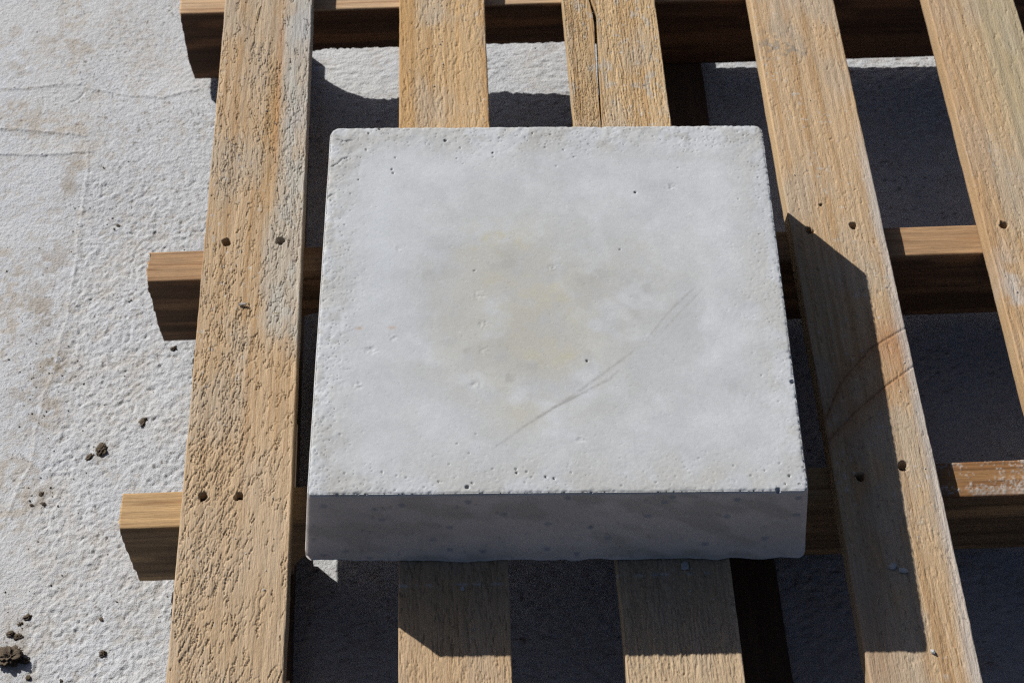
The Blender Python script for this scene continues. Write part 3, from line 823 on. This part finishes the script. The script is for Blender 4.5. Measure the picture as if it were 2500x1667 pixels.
for sx, sy, rr, ry, a in [(-0.0398, 0.11, .010, .006, 1), (-0.04, 0.2324, .02, .014, .7), (0.0309, 0.2188, .025, .018, .6), (-0.1044, 0.2201, .03, .015, .4), (0.0753, 0.204, .02, .02, .6),
                          (-0.0946, 0.148, .010, .006, .8), (-0.0433, 0.1369, .007, .012, .6), (-0.0184, 0.122, .012, .006, .6), (0.055, 0.17, .03, .02, .4), (-0.077, 0.139, .006, .004, 1)]:
    drk = np.maximum(drk, a * blob(fx, fy, sx, sy, rr, ry))
drk *= 0.25 + 1.0 * sst(0.38, 0.62, fb2(fx * 110, fy * 110, 969, 4))
bc = mix3(bc, (0.33, 0.33, 0.32), 0.6 * np.clip(drk, 0, 1))
# scuffed line and its feathered streaks
for pts, wd, a in [([(-0.0597, 0.0348), (-0.0276, 0.0614), (0.0181, 0.0948), (0.0538, 0.1249), (0.0749, 0.1424)], 0.0011, .6),
                   ([(-0.0311, 0.0594), (0.0052, 0.0844), (0.0458, 0.1077), (0.0573, 0.1205)], 0.0008, .6),
                   ([(-0.02, 0.069), (0.02, 0.092), (0.05, 0.113)], 0.0006, .45),
                   ([(0.0749, 0.1424), (0.1012, 0.1784), (0.1276, 0.206)], 0.0009, .5), ([(0.085, 0.147), (0.118, 0.186), (0.135, 0.206)], 0.0008, .4)]:
    d, s, p = polyd(fx, fy, pts)
    ww = wd * (0.5 + 0.9 * np.sin(np.pi * np.clip(p, 0.05, 1)) )
    bc = mix3(bc, (0.285, 0.28, 0.27), a * np.exp(-(d / ww) ** 2) * (0.5 + 0.5 * sst(0.25, 0.65, vn2(fx * 420, fy * 420, 971))) * np.clip(np.minimum(p, 1 - p) * 6, 0, 1))
bc = mix3(bc, (0.435, 0.43, 0.405), 0.6 * rim * sst(0.42, 0.62, fb2(fx * 35, fy * 35, 973, 4)))
bc = mix3(bc, (0.36, 0.35, 0.325), 0.55 * np.maximum(leftside, backside) * sst(0.56, 0.70, fb2(fx * 80, fy * 80, 975, 4)) * rim)
for sx, sy in [(-0.1646, 0.1616), (-0.137, 0.162)]:
    bc = mix3(bc, (0.42, 0.27, 0.14), 0.8 * blob(fx, fy, sx, sy, 0.003, 0.0016))
bl_ = sst(0.06, 0.0, np.abs(fx + 0.15)) * blob(fx, fy, -0.15, 0.24, 0.04, 0.12)
bc = mix3(bc, (0.49, 0.52, 0.56), 0.45 * bl_)
sidecol = np.zeros((len(x), 3)); sidecol[:] = (0.555, 0.508, 0.47)  # sides coloured lighter and warmer to offset the dim blue skylight on them
q_ = fb2((fx + fy) * 18, fz * 30, 981, 4)
sidecol *= (0.82 + 0.36 * q_)[:, None]
sidecol = mix3(sidecol, (0.36, 0.335, 0.29), 0.55 * sst(0.50, 0.70, fb2((fx + fy) * 30 + fz * 26, fz * 42, 983, 5)))
f1, f2, ci = vor2((fx + fy) * mm / 26, fz * mm / 22, 985, 'e', 0.95)
sidecol = mix3(sidecol, (0.25, 0.27, 0.32), 0.7 * sst(0.15, 0.09, f1) * (ci < 0.4))
f1, f2, ci = vor2((fx + fy) * mm / 12, fz * mm / 12, 987, 'e', 0.95)
sidecol = mix3(sidecol, (0.60, 0.59, 0.55), 0.6 * sst(0.16, 0.08, f1) * (ci < 0.12))
bc = mix3(sidecol, bc, sst(BH - 0.0045, BH - 0.0015, fz + 0.0 * x))
ca, sa = math.cos(BR), math.sin(BR)
wx = BX + x * ca - y * sa; wy = BY + x * sa + y * ca
wz = Z0 + 0.0012 + z
block = make_mesh('concrete_block', np.stack([wx, wy, wz], 1), LQ, M_block, origin=(BX - hy * sa, BY + hy * ca, Z0), col=bc, ngons=LB)
tag(block, 'square grey cast concrete block with pitted edges lying on the pallet', 'concrete block')

# ------------------------------------------------------------------ loose bits
rng = random.Random(7)
def clod(name, x, y, zb, sx, sy, sz, seed, mat, rough=0.5, sub=3, sink=0.25):
    bm = bmesh.new()
    bmesh.ops.create_icosphere(bm, subdivisions=sub, radius=1.0)
    P = np.array([v.co[:] for v in bm.verts])
    n1 = fb2(P[:, 0] * 1.7 + 3.1 * P[:, 2], P[:, 1] * 1.7 - 2.3 * P[:, 2], seed, 2) - 0.5
    n2 = fb2(P[:, 0] * 4.5 + 5 * P[:, 2], P[:, 1] * 4.5 - 4 * P[:, 2], seed + 3, 2) - 0.5
    n3 = fb2(P[:, 0] * 10 + 9 * P[:, 2], P[:, 1] * 10 - 8 * P[:, 2], seed + 6, 2) - 0.5
    P = P * (1 + rough * 2.0 * n1 + rough * 1.5 * n2 + rough * 0.5 * n3)[:, None]
    a = (seed * 1.7) % 6.28
    for v, p in zip(bm.verts, P):
        px, py = p[0] * sx, p[1] * sy
        v.co = (px * math.cos(a) - py * math.sin(a), px * math.sin(a) + py * math.cos(a), max(p[2], -0.6) * sz + sz * (0.6 - sink))
    me = bpy.data.meshes.new(name); bm.to_mesh(me); bm.free()
    me.polygons.foreach_set('use_smooth', [sub >= 3] * len(me.polygons))
    me.materials.append(mat)
    o = bpy.data.objects.new(name, me); o.location = (x, y, zb)
    return link(o)

G1 = 'soil crumbs scattered on the pale concrete'
CL = [(-0.3416, 0.1573, 5.2, 3.4, 1.6, 'flat brown soil crumb lying alone left of the cracked slat, between two stringer ends'),
      (-0.3802, 0.1277, 7.0, 5.2, 3.6, 'jagged brown soil clod with a smaller crumb at its lower left'),
      (-0.3904, 0.1197, 4.4, 2.8, 2.0, 'small soil crumb touching the lower left of the jagged clod'),
      (-0.3173, 0.245, 3.2, 2.4, 2.0, 'brown pebble just below the end of the middle stringer'),
      (-0.4312, -0.0486, 3.6, 3.0, 2.6, 'dark soil crumb, topmost of the loose group above the big clod'),
      (-0.4371, -0.0553, 2.8, 1.6, 1.3, 'thin soil crumb just below the topmost of the group above the big clod'),
      (-0.4443, -0.0645, 3.6, 2.8, 2.4, 'soil crumb at the left picture edge above the big clod'),
      (-0.4375, -0.0682, 5.0, 2.8, 2.2, 'long flat soil crumb directly above the big clod'),
      (-0.4420, -0.0885, 11.5, 9.5, 8.0, 'big lumpy brown soil clod in the lower left corner'),
      (-0.4288, -0.092, 4.6, 3.6, 3.2, 'rounded soil crumb against the right side of the big clod'),
      (-0.3591, -0.0878, 3.4, 3.2, 2.4, 'round brown crumb alone on the bumpy concrete near the bottom, left of the cracked slat'),
      (-0.4234, -0.1086, 2.6, 2.2, 2.0, 'small dark crumb below the big clod'),
      (-0.433, 0.0801, 2.4, 3.2, 1.4, 'flat brown crumb, upper of a dusty trio left of the front stringer'),
      (-0.4297, 0.0695, 2.6, 1.8, 1.5, 'dark crumb, lower right of a dusty trio left of the front stringer'),
      (-0.4407, 0.0686, 1.9, 1.6, 1.2, 'tiny dark crumb, lower left of a dusty trio left of the front stringer'),
      (-0.3869, 0.4056, 2.2, 1.6, 1.5, 'dark pebble left of the cracked slat, larger of a close pair'),
      (-0.3906, 0.4004, 1.3, 1.1, 1.0, 'tiny dark pebble beside the larger of a close pair left of the slat'),
      (-0.363, -0.0542, 2.0, 1.6, 1.3, 'small brown crumb below the end of the front stringer'),
      (-0.3936, -0.1128, 1.9, 1.5, 1.4, 'small dark crumb near the bottom edge, right of the big clod')]
for i, (cx, cy, a, b, c, lab) in enumerate(CL):
    o = clod('soil_clod' if a > 6 else 'soil_crumb', cx, cy, gz(cx, cy), 0.82 * a / mm, 0.82 * b / mm, (0.5 if a < 10 else 0.75) * c / mm, 1000 + 11 * i, M_soil, 0.72, 5 if a > 6 else 4)
    tag(o, lab, 'soil clod' if a > 6 else 'soil crumb', G1)

def flake(name, x, y, z, lx, ly, th, ang, seed, mat, tilt=0.06):
    rg = random.Random(seed)
    n = 9
    pts = []
    for i in range(n):
        a = 2 * math.pi * i / n + rg.uniform(-.2, .2); rr = rg.uniform(0.72, 1.1)
        pts.append((lx * rr * math.cos(a), ly * rr * math.sin(a)))
    co = []
    for s in (0, 1, 2):
        f = (0.93, 1.0, 0.82)[s]; hh = (0, th * 0.55, th)[s]
        for i, (px, py) in enumerate(pts):
            co.append((px * f, py * f, hh + (rg.uniform(-.2, .2) * th if s == 2 else 0) + tilt * (px + lx)))
    ca, sa = math.cos(ang), math.sin(ang)
    co = [(x + a * ca - b * sa, y + a * sa + b * ca, z + c) for a, b, c in co]
    q = [(s * n + i, s * n + (i + 1) % n, (s + 1) * n + (i + 1) % n, (s + 1) * n + i) for s in (0, 1) for i in range(n)]
    return make_mesh(name, co, q, mat, origin=(x, y, z), ngons=[list(range(n - 1, -1, -1)), list(range(2 * n, 3 * n))], smooth=False)

tag(flake('wood_flake', -0.2261, 0.1876, Z0 + 0.0006, 0.0048, 0.0017, 0.0012, -0.05, 3, M_flake, 0.15), 'flat grey wood flake resting on the deeply cracked slat', 'wood flake')
tag(flake('concrete_chip', 0.3305, -0.1068, Z0 + 0.0004, 0.0042, 0.0030, 0.0016, 0.3, 5, M_chip), 'left of two touching concrete chips in shadow on the knotty slat', 'concrete chip', 'concrete chips fallen from the block')
tag(flake('concrete_chip', 0.3385, -0.1105, Z0 + 0.0004, 0.0042, 0.0030, 0.0018, -0.4, 8, M_chip), 'right of two touching concrete chips in shadow on the knotty slat', 'concrete chip', 'concrete chips fallen from the block')
tag(flake('concrete_chip', 0.1564, -0.0985, Z0 + 0.0004, 0.0036, 0.0048, 0.0016, -0.2, 11, M_chip), 'grey concrete chip on the split slat at the foot of the block', 'concrete chip', 'concrete chips fallen from the block')
tag(flake('concrete_chip', -0.0305, -0.1114, Z0 + 0.0004, 0.0018, 0.0024, 0.0012, 0.2, 14, M_chip), 'tiny pale concrete chip in shadow on the orange-edged slat', 'concrete chip', 'concrete chips fallen from the block')
tag(flake('stone_chip', -0.3672, 0.307, gz(-0.3672, 0.307), 0.0027, 0.0018, 0.0012, 0.5, 21, M_chip), 'small flat grey stone chip on the ground above the middle stringer end', 'stone chip')
tag(clod('white_pebble', 0.3503, -0.1846, Z0 + 0.0003, 0.0021, 0.0016, 0.0015, 77, M_chip, 0.4), 'tiny white pebble on the sunlit part of the slat beside the block', 'pebble')
def sliver(x, y, z, L, ang, w, lab, name='wood_splinter'):
    n = 7
    co = []
    for i in range(n):
        f = i / (n - 1)
        ww = w * (0.35 + 0.65 * math.sin(math.pi * min(0.95, f + 0.05)))
        px = (f - 0.5) * L; py = 0.06 * L * math.sin(f * 3)
        for a in range(5):
            t = 2 * math.pi * a / 5
            co.append((px, py + ww * math.cos(t), ww * 0.7 * math.sin(t) + ww + 0.0005 * math.sin(f * 5)))
    ca, sa = math.cos(ang), math.sin(ang)
    co = [(x + a * ca - b * sa, y + a * sa + b * ca, z + c) for a, b, c in co]
    q, caps = loft_faces(n, 5)
    return tag(make_mesh(name, co, q, M_straw, origin=(x, y, z), ngons=caps), lab, 'splinter')
sliver(0.3138, -0.1363, Z0 + 0.0004, 0.010, 1.1, 0.0004, 'thin pale splinter in the shadow on the slat beside the block')
sliver(-0.1945, 0.1765, Z0 + 0.0006, 0.0055, 0.25, 0.0005, 'tiny pale splinter at the edge of the cement stain on the cracked slat')
sliver(-0.226, 0.568, Z0 + 0.0008, 0.022, 1.35, 0.0006, 'long pale splinter standing off the cracked slat at the top of the picture')

# uncountable grit on the ground
co, q, ng = [], [], []
def octa(x, y, z, s):
    k0 = len(co)
    a = rng.uniform(0, 6.28)
    pts = []
    for i in range(4):
        t = a + i * math.pi / 2
        rr = s * rng.uniform(0.6, 1.2)
        pts.append((x + rr * math.cos(t), y + rr * math.sin(t), z + s * 0.15))
    co.extend(pts + [(x + s * rng.uniform(-.3, .3), y + s * rng.uniform(-.3, .3), z + s * rng.uniform(0.5, 0.95)), (x, y, z - s * 0.5)])
    for i in range(4):
        ng.append([k0 + i, k0 + (i + 1) % 4, k0 + 4]); ng.append([k0 + (i + 1) % 4, k0 + i, k0 + 5])
for c, r_, n in [((-0.437, 0.20), 0.03, 80), ((-0.45, 0.32), 0.05, 40), ((-0.44, -0.06), 0.03, 50), ((-0.43, 0.08), 0.012, 25), ((-0.385, 0.124), 0.012, 14),
                 ((-0.43, 0.46), 0.03, 30), ((-0.40, 0.41), 0.025, 16)]:
    for i in range(n):
        px = c[0] + rng.gauss(0, r_); py = c[1] + rng.gauss(0, r_ * 1.2)
        octa(px, py, gz(px, py), rng.choice([0.0004, 0.0005, 0.0007, 0.0009, 0.0012]) * rng.uniform(.8, 1.2))
for i in range(420):
    px = rng.uniform(-0.54, 0.55); py = rng.uniform(-0.15, 0.75)
    octa(px, py, gz(px, py), rng.choice([0.0004, 0.0005, 0.0006, 0.0008, 0.0011]) * rng.uniform(.8, 1.2))
grit = make_mesh('ground_grit', co, np.zeros((0, 4), int), M_grit, ngons=ng, smooth=False)
tag(grit, 'fine dark grit and dust crumbs strewn over the pale concrete', 'grit', kind='stuff')

co, q, ng = [], [], []
for x0, x1, y0, y1, n in [(-0.262, -0.18, -0.15, 0.57, 40), (-0.075, 0.005, 0.33, 0.57, 28), (0.103, 0.188, 0.33, 0.57, 30), (0.30, 0.38, -0.15, 0.57, 26),
                          (0.485, 0.57, 0.15, 0.57, 14), (-0.07, 0.0, -0.16, -0.095, 8), (0.105, 0.185, -0.16, -0.095, 12)]:
    for i in range(n):
        octa(rng.uniform(x0, x1), rng.uniform(y0, y1), Z0 + 0.0002, rng.choice([0.0005, 0.0006, 0.0008, 0.0011]))
bgrit = make_mesh('cement_grit', co, np.zeros((0, 4), int), M_chip, ngons=ng, smooth=False)
tag(bgrit, 'pale cement crumbs sprinkled over the pallet slats', 'grit', kind='stuff')
